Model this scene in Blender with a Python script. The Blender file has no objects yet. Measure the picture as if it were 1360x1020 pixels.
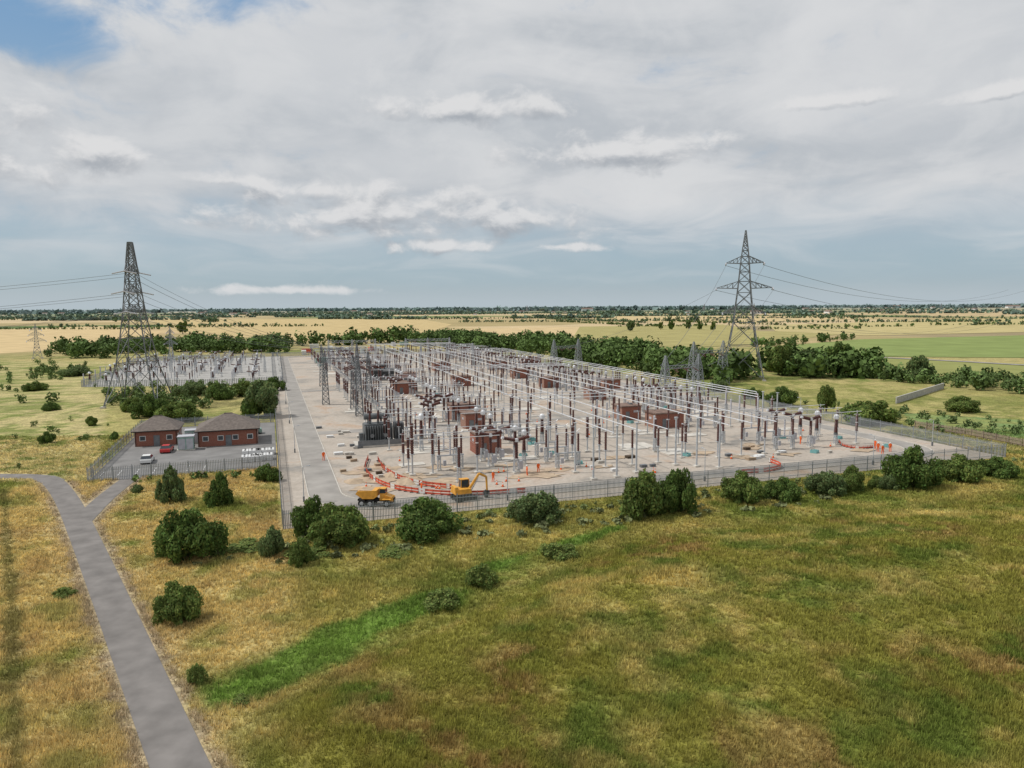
import bpy, math, random
import numpy as np
from mathutils import Vector, Matrix, Euler
random.seed(7); rng=np.random.default_rng(7)
sc=bpy.context.scene
CAMH=27.0; FPX=950.0
pitch=math.atan(103/FPX)
RC=(Matrix.Rotation(math.radians(90)-pitch,3,'X')@Matrix.Rotation(math.radians(-0.35),3,'Z'))
cd=bpy.data.cameras.new("camera"); cam=bpy.data.objects.new("camera",cd); sc.collection.objects.link(cam)
cam.matrix_world=Matrix.Translation((0,0,CAMH))@RC.to_4x4()
cd.sensor_width=36; cd.lens=36*FPX/1360; cd.clip_end=90000; cd.clip_start=0.5
sc.camera=cam
sc.view_settings.view_transform='Standard'; sc.view_settings.look='None'; sc.view_settings.exposure=0

# ground position under an image pixel (camera ray / ground-plane intersection)
def G(px,py,z=0.0):
    d=RC@Vector(((px-680)/FPX,-(py-510)/FPX,-1))
    t=(z-CAMH)/d.z
    return Vector((d.x*t,d.y*t,z))
def lin(c): 
    c=c/255.0
    return c/12.92 if c<=0.04045 else ((c+0.055)/1.055)**2.4
def sr(r,g,b,k=1.0): return (lin(r)*k,lin(g)*k,lin(b)*k)
O=G(376,703); uu=(G(1335,607)-O).normalized(); vv=Vector((-uu.y,uu.x,0))
WID=(G(1335,607)-O).length; ANG=math.atan2(uu.y,uu.x)
def S(s,t,z=0.0): return O+uu*s+vv*t+Vector((0,0,z))
def ST(p): 
    r=p-O; return r.dot(uu),r.dot(vv)
DEP=330.0

# ---------------------------------------------------------------- materials
def M(name,col,rough=.8,metal=0.0,var=.2,scale=1.5,spec=.3,detail=5,bump=0):
    m=bpy.data.materials.new(name); m.use_nodes=True; nt=m.node_tree; b=nt.nodes['Principled BSDF']
    g=nt.nodes.new('ShaderNodeNewGeometry'); n=nt.nodes.new('ShaderNodeTexNoise'); n.inputs['Scale'].default_value=scale; n.inputs['Detail'].default_value=detail
    nt.links.new(g.outputs['Position'],n.inputs['Vector'])
    mr=nt.nodes.new('ShaderNodeMapRange'); mr.inputs['From Min'].default_value=.3; mr.inputs['From Max'].default_value=.7
    mr.inputs['To Min'].default_value=1-var; mr.inputs['To Max'].default_value=1+var
    nt.links.new(n.outputs['Fac'],mr.inputs['Value'])
    v=nt.nodes.new('ShaderNodeVectorMath'); v.operation='SCALE'; v.inputs[0].default_value=col[:3]
    nt.links.new(mr.outputs[0],v.inputs['Scale']); nt.links.new(v.outputs[0],b.inputs['Base Color'])
    b.inputs['Roughness'].default_value=rough; b.inputs['Metallic'].default_value=metal; b.inputs['Specular IOR Level'].default_value=spec
    if bump:
        bp=nt.nodes.new('ShaderNodeBump'); bp.inputs['Strength'].default_value=bump; nt.links.new(n.outputs['Fac'],bp.inputs['Height']); nt.links.new(bp.outputs[0],b.inputs['Normal'])
    return m
m_steel=M("galvanised_steel",(.46,.48,.50),.5,.15,.15)
m_steelD=M("weathered_steel",(.17,.18,.19),.6,.2,.2)
m_steelM=M("dull_galvanised_steel",(.28,.30,.31),.6,.2,.2)
m_alu=M("aluminium_tube",(.66,.67,.69),.4,.2,.1)
m_ins=M("brown_porcelain",(.085,.028,.022),.4,0,.35,3,.4)
m_insg=M("grey_porcelain",(.45,.45,.48),.4,0,.1)
m_conc=M("concrete",(.52,.49,.44),.9,0,.15,.8)
m_fence=M("palisade_steel",(.32,.34,.36),.55,.25,.15,.5)
m_orange=M("orange_barrier",(.58,.10,.055),.7,0,.3,2)
m_hivis=M("hi_vis_orange",(.85,.14,.02),.7,0,.1)
m_yel=M("machine_yellow",(.62,.30,.04),.5,0,.2,2,.4)
m_black=M("rubber",(.02,.02,.02),.8)
m_glass=M("dark_glass",(.03,.04,.05),.1,0,.05,1,.8)
m_white=M("white_paint",(.70,.70,.69),.4,0,.05)
m_red=M("red_paint",(.5,.03,.03),.35,0,.05,1,.6)
m_teal=M("teal_cover",(.17,.38,.38),.6,0,.15)
m_green=M("green_paint",(.25,.38,.33),.5)
m_greyp=M("transformer_grey",(.13,.14,.145),.5,0,.25,1)
m_bark=M("bark",(.09,.065,.045),.9)
m_roof=M("roof_tiles",(.15,.125,.11),.85,0,.25,2)
m_flat=M("felt_roof",(.19,.13,.105),.9,0,.3,1)
m_skin=M("skin",(.5,.3,.22),.6)
m_blue=M("navy_cloth",(.03,.05,.12),.8)
m_soil=M("soil",(.40,.31,.22),.95,0,.25,.6,bump=.3)
def brick():
    m=bpy.data.materials.new("brick_wall"); m.use_nodes=True; nt=m.node_tree; b=nt.nodes['Principled BSDF']
    tc=nt.nodes.new('ShaderNodeTexCoord'); mp=nt.nodes.new('ShaderNodeMapping'); mp.inputs['Rotation'].default_value=(math.radians(90),0,0)
    br=nt.nodes.new('ShaderNodeTexBrick'); br.inputs['Scale'].default_value=3.0
    br.inputs['Color1'].default_value=(.30,.10,.065,1); br.inputs['Color2'].default_value=(.22,.07,.045,1); br.inputs['Mortar'].default_value=(.3,.22,.17,1)
    br.inputs['Mortar Size'].default_value=.015
    nt.links.new(tc.outputs['Object'],mp.inputs[0]); nt.links.new(mp.outputs[0],br.inputs['Vector']); nt.links.new(br.outputs['Color'],b.inputs['Base Color']); b.inputs['Roughness'].default_value=.9
    return m
m_brick=brick()

# ---------------------------------------------------------------- mesh builder
class MB:
    def __init__(s): s.v=[]; s.f=[]; s.mi=[]; s.mats=[]
    def m(s,mat):
        if mat not in s.mats: s.mats.append(mat)
        return s.mats.index(mat)
    def add(s,V,F,mat):
        o=len(s.v); s.v+= [tuple(p) for p in V]; k=s.m(mat)
        for f in F: s.f.append(tuple(i+o for i in f)); s.mi.append(k)
    def box(s,c,d,mat,rot=None,top=1.0,topx=None):
        V=[]
        tx=top if topx is None else topx
        for z in (-.5,.5):
            kx=tx if z>0 else 1; ky=top if z>0 else 1
            for x,y in((-.5,-.5),(.5,-.5),(.5,.5),(-.5,.5)):
                p=Vector((x*d[0]*kx,y*d[1]*ky,z*d[2]))
                if rot is not None: p=rot@p
                V.append(p+Vector(c))
        s.add(V,[(3,2,1,0),(4,5,6,7),(0,1,5,4),(1,2,6,5),(2,3,7,6),(3,0,4,7)],mat)
    def cyl(s,p,q,r1,r2,mat,n=8,cap=True):
        p=Vector(p);q=Vector(q);d=(q-p)
        if d.length<1e-6: return
        d.normalize(); a=d.orthogonal().normalized(); b=d.cross(a)
        V=[];
        for c,r in((p,r1),(q,r2)):
            for i in range(n):
                t=2*math.pi*i/n; V.append(c+a*math.cos(t)*r+b*math.sin(t)*r)
        F=[(i,(i+1)%n,n+(i+1)%n,n+i) for i in range(n)]
        if cap: F+= [tuple(range(n-1,-1,-1)),tuple(range(n,2*n))]
        s.add(V,F,mat)
    def bar(s,p,q,w,mat): s.cyl(p,q,w*.6,w*.6,mat,4,False)
    def ins(s,p,q,r,mat,ribs=9,n=8,r2=None):
        p=Vector(p);q=Vector(q);d=q-p; r2=r if r2 is None else r2
        dd=d.normalized(); a=dd.orthogonal().normalized(); b=dd.cross(a); V=[];R=ribs*2+1
        for k in range(R):
            f=k/(R-1); rr=(r*(1-f)+r2*f)*(1.0 if k%2 else .66)
            for i in range(n):
                t=2*math.pi*i/n; V.append(p+d*f+a*math.cos(t)*rr+b*math.sin(t)*rr)
        F=[(k*n+i,k*n+(i+1)%n,(k+1)*n+(i+1)%n,(k+1)*n+i) for k in range(R-1) for i in range(n)]
        s.add(V,F,mat)
    def lattice(s,prof,w,mat,steps=None,c=(0,0),rot=0.0,z0=0):
        cr,sn=math.cos(rot),math.sin(rot)
        def corner(i,wd,z):
            x,y=((-1,-1),(1,-1),(1,1),(-1,1))[i]; x*=wd/2;y*=wd/2
            return Vector((c[0]+x*cr-y*sn,c[1]+x*sn+y*cr,z+z0))
        def W(z):
            for (a,wa),(b,wb) in zip(prof,prof[1:]):
                if z<=b: return wa+(wb-wa)*(z-a)/(b-a)
            return prof[-1][1]
        H=prof[-1][0]; z=0; zs=[0]
        while z<H-.3:
            z+=max(W(z)*.85,.9); zs.append(min(z,H))
        zs[-1]=H
        for a,b in zip(zs,zs[1:]):
            for i in range(4):
                j=(i+1)%4
                A,B=corner(i,W(a),a),corner(j,W(a),a); C,D=corner(i,W(b),b),corner(j,W(b),b)
                s.bar(A,C,w*1.7,mat); s.bar(A,D,w,mat); s.bar(B,C,w,mat); s.bar(C,D,w,mat)
    def mesh(s,name,smooth=False):
        me=bpy.data.meshes.new(name); me.from_pydata(s.v,[],s.f)
        for m in s.mats: me.materials.append(m)
        me.polygons.foreach_set('material_index',s.mi)
        if smooth: me.polygons.foreach_set('use_smooth',[True]*len(s.f))
        me.update(); return me
    def obj(s,name,loc=(0,0,0),rz=0,parent=None,smooth=False): return place(s.mesh(name,smooth),name,loc,rz,parent)
def place(me,name,loc=(0,0,0),rz=0,parent=None,scale=(1,1,1)):
    o=bpy.data.objects.new(name,me); sc.collection.objects.link(o); o.location=loc; o.rotation_euler=(0,0,rz); o.scale=scale
    if parent: o.parent=parent
    return o
def empty(name,loc=(0,0,0),rz=0):
    o=bpy.data.objects.new(name,None); sc.collection.objects.link(o); o.location=loc; o.rotation_euler=(0,0,rz); return o
def npmesh(name,V,F,mats,mi=None,col=None):
    V=np.asarray(V,dtype=np.float32);F=np.asarray(F,dtype=np.int32);k=F.shape[1]
    me=bpy.data.meshes.new(name); me.vertices.add(len(V)); me.vertices.foreach_set('co',V.ravel())
    me.loops.add(F.size); me.loops.foreach_set('vertex_index',F.ravel()); me.polygons.add(len(F))
    me.polygons.foreach_set('loop_start',np.arange(0,F.size,k,dtype=np.int32))
    for m in mats: me.materials.append(m)
    if mi is not None: me.polygons.foreach_set('material_index',np.asarray(mi,dtype=np.int32))
    if col is not None:
        a=me.color_attributes.new('Col','FLOAT_COLOR','POINT'); c=np.ones((len(V),4),dtype=np.float32); c[:,:3]=col; a.data.foreach_set('color',c.ravel())
    me.update(calc_edges=True); return me

# ---------------------------------------------------------------- noise / geometry utils
def vn(x,y,s,seed=0):
    x=np.asarray(x)/s+1000;y=np.asarray(y)/s+1000
    xi=np.floor(x).astype(np.int64);yi=np.floor(y).astype(np.int64);fx=x-xi;fy=y-yi
    fx=fx*fx*(3-2*fx);fy=fy*fy*(3-2*fy)
    def h(a,b):
        n=(a*374761393+b*668265263+seed*1442695041)&0xffffffff
        n=((n^(n>>13))*1274126177)&0xffffffff
        return ((n^(n>>16))&0xffff)/65535.0
    return (h(xi,yi)*(1-fx)+h(xi+1,yi)*fx)*(1-fy)+(h(xi,yi+1)*(1-fx)+h(xi+1,yi+1)*fx)*fy
def fb(x,y,s,seed=0,o=4):
    r=0;a=.5;t=0
    for i in range(o): r=r+a*vn(x,y,s/2**i,seed+i*17); t+=a; a*=.6
    return r/t
def ss(x,a,b):
    t=np.clip((x-a)/(b-a),0,1); return t*t*(3-2*t)
def pdist(x,y,pts):
    d=np.full(np.shape(x),1e9)
    for p,q in zip(pts,pts[1:]):
        vx,vy=q[0]-p[0],q[1]-p[1]; L=vx*vx+vy*vy+1e-9
        t=np.clip(((x-p[0])*vx+(y-p[1])*vy)/L,0,1)
        d=np.minimum(d,np.hypot(x-p[0]-t*vx,y-p[1]-t*vy))
    return d
def inpoly(x,y,pts):
    r=np.zeros(np.shape(x),bool); n=len(pts)
    for i in range(n):
        x1,y1=pts[i][0],pts[i][1]; x2,y2=pts[(i+1)%n][0],pts[(i+1)%n][1]
        c=((y1>y)!=(y2>y))&(x<(x2-x1)*(y-y1)/((y2-y1)+1e-12)+x1); r^=c
    return r
def GP(l): return [G(*p) for p in l]
P0=G(240,1020); P1=G(192,905)
PATH=[P0+(P0-P1).normalized()*22]+GP([(240,1020),(192,905),(147,795),(110,708),(90,664),(72,640)])
PATH_R=[PATH[-1]]+GP([(58,634),(0,632)])+[G(0,632)+Vector((-60,-2,0))]
PATH_B=GP([(104,697),(135,665),(160,645),(172,636)])
LUSH1=GP([(290,925),(370,883),(470,843),(550,808),(595,795)])
LUSH2=GP([(655,752),(740,727),(825,700)])
DITCH=[G(25,1100)]+GP([(22,1020),(15,800),(5,650)])
hb=[(-60,-50),(-25,28),(-17.5,46)]+[(p.x,p.y) for p in GP([(560,830),(840,715),(1100,682),(1360,655)])]+[(300,160)]
hbx=[a for a,b in hb];hby=[b for a,b in hb]
def dpath(x,y): return np.minimum(np.minimum(pdist(x,y,PATH),pdist(x,y,PATH_R)),pdist(x,y,PATH_B))
def hfun(x,y):
    d=np.interp(x,hbx,hby)-y
    h=ss(d,0,16)*1.7+ss(d,0,8)*(fb(x,y,14,5)-.5)*.9
    s=(x-O.x)*uu.x+(y-O.y)*uu.y; t=(x-O.x)*vv.x+(y-O.y)*vv.y
    out=np.maximum(np.maximum(-s,s-WID),-t)
    h=h*ss(dpath(x,y),2.5,9)
    h=h-ss(2.4-pdist(x,y,DITCH),0,2.4)*.2
    return h*ss(out,3,14)
C=lambda *a: np.array(sr(*a))
MEADR=GP([(975,498),(1360,528),(1360,606),(1330,602),(1040,541)])
MEADL=GP([(-200,478),(150,480),(130,640),(-200,640)])
MIDL=GP([(150,515),(376,512),(376,562),(190,562),(130,600)])
LUSHR=GP([(1195,548),(1400,560),(1400,596),(1230,566)])
def colfun(x,y):
    x=np.asarray(x,float);y=np.asarray(y,float)
    n1=fb(x,y,16,1)[...,None];n2=fb(x,y,5,2)[...,None];n3=fb(x,y,45,3)[...,None];n4=fb(x,y,2.2,9,3)[...,None]
    d=(np.interp(x,hbx,hby)-y)[...,None]
    olive=C(124,121,56);dark=C(95,107,46);straw=C(176,158,98);brown=C(138,106,72)
    hill=olive*(1-ss(n2,.42,.7))+dark*ss(n2,.42,.7)
    w=.8*ss(n1,.5,.68)*ss(n2+n4,.7,1.15); hill=hill*(1-w)+straw*w
    w=ss(1-n1,.50,.70)*ss(n4,.40,.60)*.65; hill=hill*(1-w)+brown*w
    w=ss(n4,.55,.8)*.45; hill=hill*(1-w)+straw*w
    low=C(144,137,76)*(1-ss(n1,.38,.6))+C(108,116,54)*ss(n1,.38,.6)
    w=ss(n2,.5,.72)*.65; low=low*(1-w)+straw*w
    w=ss(1-n2,.52,.7)*.5; low=low*(1-w)+C(92,106,46)*w
    k=ss(d+ (n2-.5)*6,-2,4); c=low*(1-k)+hill*k
    dp=dpath(x,y)[...,None]
    side=ss(-(x[...,None])-(12+.24*(y[...,None]-40)),0,5)*ss(155-y[...,None],0,20)
    lf=C(176,158,104)*(1-ss(n1,.47,.62))+C(122,126,64)*ss(n1,.47,.62)
    lf=lf*(1-.5*ss(n2,.55,.7))+C(154,130,90)*.5*ss(n2,.55,.7)
    w=ss(1-n2,.55,.7)*.45; lf=lf*(1-w)+C(108,120,58)*w
    c=c*(1-side)+lf*side
    w=ss(4.2-dp+(n2-.5)*2,0,1.6)*.7; c=c*(1-w)+C(180,162,116)*w
    w=ss(2.6-dp+(n4-.5)*1.4,0,.6)*.8; c=c*(1-w)+C(154,140,120)*w
    dd=pdist(x,y,DITCH)[...,None]; w=ss(.8-dd+(n4-.5)*1.6,0,.7)*.65; c=c*(1-w)+C(84,86,46)*w
    w=ss(-.1+np.maximum(3.1-pdist(x,y,LUSH1),1.9-pdist(x,y,LUSH2))[...,None]+(n2-.5)*3.6+(n4-.5)*2.5,0,1.5)*.92; c=c*(1-w)+(C(100,128,54)*(1.3-n4*.8))*w
    for P,a,b in((MEADR,C(162,153,100),C(118,122,66)),(MEADL,C(180,167,120),C(116,126,68)),(MIDL,C(162,153,100),C(112,122,64)),(LUSHR,C(108,134,82),C(132,139,84))):
        w=inpoly(x,y,P)[...,None]*.9; q=ss(n3*.35+n2*.3+n4*.35,.43,.58); c=c*(1-w)+(a*(1-q)+b*q)*w
    w=ss(y[...,None],170,260)*(1-inpoly(x,y,MEADR)-inpoly(x,y,MEADL)*1.0)[...,None]
    w=np.clip(w,0,1); q=ss(n3*.6+n2*.4,.45,.6); c=c*(1-w)+(C(166,154,104)*(1-q)+C(116,125,68)*q)*w
    return c

# ---------------------------------------------------------------- ground sheet
def axis(f0,f1,step,mid,ms,far):
    a=list(np.arange(f0,f1+.1,step)); 
    x=f1
    while x<mid: x+=ms; a.append(x)
    st=ms
    while x<far: st*=1.35; x+=st; a.append(x)
    return a
xp=axis(0,130,1.0,620,5,60000); xm=axis(0,130,1.0,620,5,60000)
xs=np.array([-v for v in xm[:0:-1]]+xp)
ys=np.array([-3000,-800,-200,-60,0]+axis(15,190,1.0,520,4,60000))
X,Y=np.meshgrid(xs,ys); Z=hfun(X,Y)
col=colfun(X,Y)
nx,ny=len(xs),len(ys); idx=np.arange(nx*ny).reshape(ny,nx)
F=np.stack([idx[:-1,:-1],idx[:-1,1:],idx[1:,1:],idx[1:,:-1]],-1).reshape(-1,4)
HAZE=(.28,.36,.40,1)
def ground_mat():
    m=bpy.data.materials.new("grassland"); m.use_nodes=True; nt=m.node_tree; L=nt.links.new; b=nt.nodes['Principled BSDF']; b.inputs['Roughness'].default_value=.95; b.inputs['Specular IOR Level'].default_value=.1
    at=nt.nodes.new('ShaderNodeAttribute'); at.attribute_name='Col'
    g=nt.nodes.new('ShaderNodeNewGeometry')
    def noise(s,d=5,r=.6):
        n=nt.nodes.new('ShaderNodeTexNoise'); n.inputs['Scale'].default_value=s; n.inputs['Detail'].default_value=d; n.inputs['Roughness'].default_value=r; L(g.outputs['Position'],n.inputs['Vector']); return n.outputs['Fac']
    def mr(v,a,b2,c,d):
        n=nt.nodes.new('ShaderNodeMapRange'); n.interpolation_type='SMOOTHSTEP'; L(v,n.inputs['Value'])
        for k,q in zip(('From Min','From Max','To Min','To Max'),(a,b2,c,d)): n.inputs[k].default_value=q
        return n.outputs[0]
    def mul(a,b2):
        n=nt.nodes.new('ShaderNodeMath'); n.operation='MULTIPLY'; L(a,n.inputs[0]); L(b2,n.inputs[1]); return n.outputs[0]
    f=mul(mr(noise(2.2),.3,.7,.62,1.32),mr(noise(.35),.35,.65,.82,1.18))
    s=nt.nodes.new('ShaderNodeVectorMath'); s.operation='SCALE'; L(at.outputs['Color'],s.inputs[0]); L(f,s.inputs['Scale'])
    mp=nt.nodes.new('ShaderNodeMapping'); mp.inputs['Rotation'].default_value=(0,0,.35); mp.inputs['Scale'].default_value=(1/620,1/330,1); L(g.outputs['Position'],mp.inputs[0])
    vo=nt.nodes.new('ShaderNodeTexVoronoi'); vo.voronoi_dimensions='2D'; vo.distance='CHEBYCHEV'; vo.inputs['Scale'].default_value=1; L(mp.outputs[0],vo.inputs['Vector'])
    sp=nt.nodes.new('ShaderNodeSeparateColor'); L(vo.outputs['Color'],sp.inputs[0])
    cr=nt.nodes.new('ShaderNodeValToRGB'); cr.color_ramp.interpolation='CONSTANT'
    cols=[(0,sr(190,168,128)),(.26,sr(170,154,112)),(.44,sr(126,134,84)),(.58,sr(196,176,138)),(.74,sr(98,116,70)),(.88,sr(156,142,110))]
    el=cr.color_ramp.elements; el[0].color=(*cols[0][1],1); el[1].position=cols[1][0]; el[1].color=(*cols[1][1],1)
    for p,c in cols[2:]: e=el.new(p); e.color=(*c,1)
    L(sp.outputs[0],cr.inputs[0])
    s2=nt.nodes.new('ShaderNodeVectorMath'); s2.operation='SCALE'; L(cr.outputs[0],s2.inputs[0]); L(mr(noise(.01),.3,.7,.78,1.0),s2.inputs['Scale'])
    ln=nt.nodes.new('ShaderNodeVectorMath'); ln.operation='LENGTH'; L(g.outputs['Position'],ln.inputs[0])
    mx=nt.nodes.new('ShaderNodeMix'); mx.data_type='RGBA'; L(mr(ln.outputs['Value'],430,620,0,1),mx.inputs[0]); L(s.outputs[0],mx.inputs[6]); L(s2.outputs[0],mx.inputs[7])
    mh=nt.nodes.new('ShaderNodeMix'); mh.data_type='RGBA'; L(mr(ln.outputs['Value'],1000,11000,0,.85),mh.inputs[0]); L(mx.outputs[2],mh.inputs[6]); mh.inputs[7].default_value=HAZE  # aerial haze painted into the base colour, rising with distance from the origin
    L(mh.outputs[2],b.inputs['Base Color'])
    bp=nt.nodes.new('ShaderNodeBump'); bp.inputs['Strength'].default_value=.5; bp.inputs['Distance'].default_value=.25; L(noise(3.0),bp.inputs['Height']); L(bp.outputs[0],b.inputs['Normal'])
    return m
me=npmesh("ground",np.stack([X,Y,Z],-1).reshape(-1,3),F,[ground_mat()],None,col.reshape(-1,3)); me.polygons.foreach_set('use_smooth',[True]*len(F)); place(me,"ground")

# grass tufts
def vc_mat(name,trans=.25,rough=.8):
    m=bpy.data.materials.new(name); m.use_nodes=True; nt=m.node_tree; b=nt.nodes['Principled BSDF']; o=nt.nodes['Material Output']
    at=nt.nodes.new('ShaderNodeAttribute'); at.attribute_name='Col'; nt.links.new(at.outputs['Color'],b.inputs['Base Color']); b.inputs['Roughness'].default_value=rough; b.inputs['Specular IOR Level'].default_value=.15
    if trans>0:
        t=nt.nodes.new('ShaderNodeBsdfTranslucent'); nt.links.new(at.outputs['Color'],t.inputs[0]); mx=nt.nodes.new('ShaderNodeMixShader'); mx.inputs[0].default_value=trans
        nt.links.new(b.outputs[0],mx.inputs[1]); nt.links.new(t.outputs[0],mx.inputs[2]); nt.links.new(mx.outputs[0],o.inputs[0])
    return m
m_grass=vc_mat("grass_blades",.35); m_leaf=vc_mat("leaves",.3); m_leaff=vc_mat("leaves_far",0)
N=330000
y=36+ (rng.random(N)**1.25)*115; x=(rng.random(N)*2-1)*y*.82
s_=(x-O.x)*uu.x+(y-O.y)*uu.y; t_=(x-O.x)*vv.x+(y-O.y)*vv.y
keep=~((t_>-.5)&(s_>-.5)&(s_<WID+.5)); keep&=dpath(x,y)>1.75; keep&=rng.random(N)<np.clip(.1+1.1*fb(x,y,3,21,3),0,1)
bx=ST(G(115,637));keep&=~((s_>bx[0])&(s_<0.5)&(t_>bx[1]-1))
x=x[keep];y=y[keep];n=len(x);z=hfun(x,y);tc=colfun(x,y)
B=6
ang=rng.random((n,B))*6.283;ln=rng.random((n,B))*.25+.03; hh=(rng.random((n,B))*.30+.10)*(0.35+1.3*fb(x,y,6,31,3))[:,None]
bxp=x[:,None]+np.cos(ang)*.12;byp=y[:,None]+np.sin(ang)*.12
tx=x[:,None]+np.cos(ang)*(ln+.1);ty=y[:,None]+np.sin(ang)*(ln+.1)
wa=ang+1.57;w=.045*(y[:,None]/60)
V=np.stack([np.stack([bxp+np.cos(wa)*w,byp+np.sin(wa)*w,np.repeat(z[:,None],B,1)-.03],-1),np.stack([bxp-np.cos(wa)*w,byp-np.sin(wa)*w,np.repeat(z[:,None],B,1)-.03],-1),np.stack([tx,ty,z[:,None]+hh],-1)],2)
kk_=rng.random((n,1,1)); bc=tc[:,None,:]*(.75+1.1*kk_)*(.95+.4*rng.random((n,B,1))); bc=np.repeat(bc[:,:,None,:],3,2)
place(npmesh("grass",V.reshape(-1,3),np.arange(n*B*3).reshape(-1,3),[m_grass],None,bc.reshape(-1,3)),"grass")

# ---------------------------------------------------------------- flat sheets
def sheet(name,pts,z,mat):
    mb=MB(); mb.add([(p[0],p[1],z) for p in pts],[tuple(range(len(pts)))],mat); o=mb.obj(name); 
    if o.data.polygons[0].normal.z<0: o.data.flip_normals()
    return o
def ribbon(name,pts,w,z,mat,kerb=None,smooth=3):
    P=[Vector(p) for p in pts]
    for _ in range(smooth):
        Q=[P[0]]
        for a,b in zip(P,P[1:]): Q+= [a*.75+b*.25,a*.25+b*.75]
        Q.append(P[-1]); P=Q
    L=[];R=[]
    for i,p in enumerate(P):
        d=(P[min(i+1,len(P)-1)]-P[max(i-1,0)]).normalized(); nrm=Vector((-d.y,d.x,0)); L.append(p+nrm*w/2);R.append(p-nrm*w/2)
    mb=MB()
    for i in range(len(P)-1):
        mb.add([(*R[i].xy,z),(*R[i+1].xy,z),(*L[i+1].xy,z),(*L[i].xy,z)],[(0,1,2,3)],mat)
        if kerb:
            for E,sg in((L,1),(R,-1)):
                mb.bar((*E[i].xy,z+.04),(*E[i+1].xy,z+.04),.16,kerb)
    return mb.obj(name)
m_asph=M("asphalt_path",(.185,.172,.162),.9,0,.22,.5,detail=9)
m_asph2=M("site_road",(.29,.272,.25),.9,0,.2,.25,detail=9)
m_asph3=M("yard_asphalt",(.20,.195,.19),.9,0,.2,.3)
ribbon("footpath",PATH+[PATH_R[1]],3.0,.045,m_asph)
ribbon("footpath",PATH_R,3.2,.05,m_asph)
ribbon("footpath",PATH_B,2.6,.04,m_asph,smooth=2)
def gravel_mat():
    m=bpy.data.materials.new("gravel"); m.use_nodes=True; nt=m.node_tree; b=nt.nodes['Principled BSDF']; b.inputs['Roughness'].default_value=.95
    L=nt.links.new
    g=nt.nodes.new('ShaderNodeNewGeometry')
    def noise(s,d,r=.6,ds=0):
        n=nt.nodes.new('ShaderNodeTexNoise'); n.inputs['Scale'].default_value=s; n.inputs['Detail'].default_value=d; n.inputs['Roughness'].default_value=r; n.inputs['Distortion'].default_value=ds; L(g.outputs['Position'],n.inputs['Vector']); return n.outputs['Fac']
    cr=nt.nodes.new('ShaderNodeValToRGB'); e=cr.color_ramp.elements; e[0].position=.36;e[0].color=(*sr(150,145,138,.88),1);e[1].position=.66;e[1].color=(*sr(184,160,138,.88),1); q=e.new(.46); q.color=(*sr(178,167,154,.88),1); q=e.new(.55); q.color=(*sr(186,176,164,.88),1)
    L(noise(.07,6,.65,.5),cr.inputs[0])
    mr=nt.nodes.new('ShaderNodeMapRange'); mr.inputs['From Min'].default_value=.3;mr.inputs['From Max'].default_value=.7;mr.inputs['To Min'].default_value=.75;mr.inputs['To Max'].default_value=1.14; L(noise(1.3,8,.75),mr.inputs['Value'])
    v=nt.nodes.new('ShaderNodeVectorMath'); v.operation='SCALE'; L(cr.outputs[0],v.inputs[0]); L(mr.outputs[0],v.inputs['Scale']); L(v.outputs[0],b.inputs['Base Color']); return m
m_grav=gravel_mat()
sheet("compound_gravel",[S(0,0),S(WID,0),S(WID,DEP),S(0,DEP)],.03,m_grav)
def loop_rect(s0,s1,t0,t1,r=9,n=6):
    P=[]
    for cx,cy,a0 in((s1-r,t0+r,-90),(s1-r,t1-r,0),(s0+r,t1-r,90),(s0+r,t0+r,180)):
        for i in range(n+1):
            a=math.radians(a0+90*i/n); P.append(S(cx+r*math.cos(a),cy+r*math.sin(a)))
    P.append(P[0]); return P
ribbon("site_road",loop_rect(6,WID-7,6.5,DEP-8),4.6,.06,m_asph2,m_conc,1)
ribbon("site_road",[S(6.0,68),S(30,68),S(WID-9,68)],4.0,.052,m_asph2,None,0)
ribbon("site_road",[S(6.0,150),S(WID-9,150)],4.0,.052,m_asph2,None,0)
mb=MB()
for k in range(170):
    s0=random.uniform(18,WID-16);t0=24+random.random()*280; a=random.uniform(2,10);b=random.uniform(1.2,5)
    mb.box(S(s0,t0,.06),(a,b,.13+.0007*k),m_conc,Matrix.Rotation(ANG,3,'Z'))
mb.obj("concrete_foundations")
mb=MB()
for k in range(34):
    s0=random.uniform(12,44);t0=random.uniform(13,30)
    if k>25: s0=random.uniform(50,105);t0=random.uniform(12,26)
    pts=[S(s0+math.cos(a)*random.uniform(1,3.6),t0+math.sin(a)*random.uniform(.6,2.2),.07+.002*k) for a in np.arange(0,6.28,.5)]
    mb.add(pts,[tuple(range(len(pts)))],m_soil)
mb.obj("bare_soil")
mb=MB()
for c,r,h in((G(545,640),2.4,.9),(G(470,640),1.8,.5),(G(590,645),2.,.6),(G(520,632),1.5,.7)):
    n=14; V=[c+Vector((0,0,h))]
    for ring,(f,zf) in enumerate(((.5,.65),(1,0.0))):
        for i in range(n): a=i*6.283/n; rr=r*f*random.uniform(.8,1.15); V.append(c+Vector((rr*math.cos(a),rr*math.sin(a),h*zf*random.uniform(.8,1.1)+.05)))
    mb.add(V,[(0,1+i,1+(i+1)%n) for i in range(n)]+[(1+i,1+n+i,1+n+(i+1)%n,1+(i+1)%n) for i in range(n)],m_soil)
mb.obj("spoil_heap")

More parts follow.
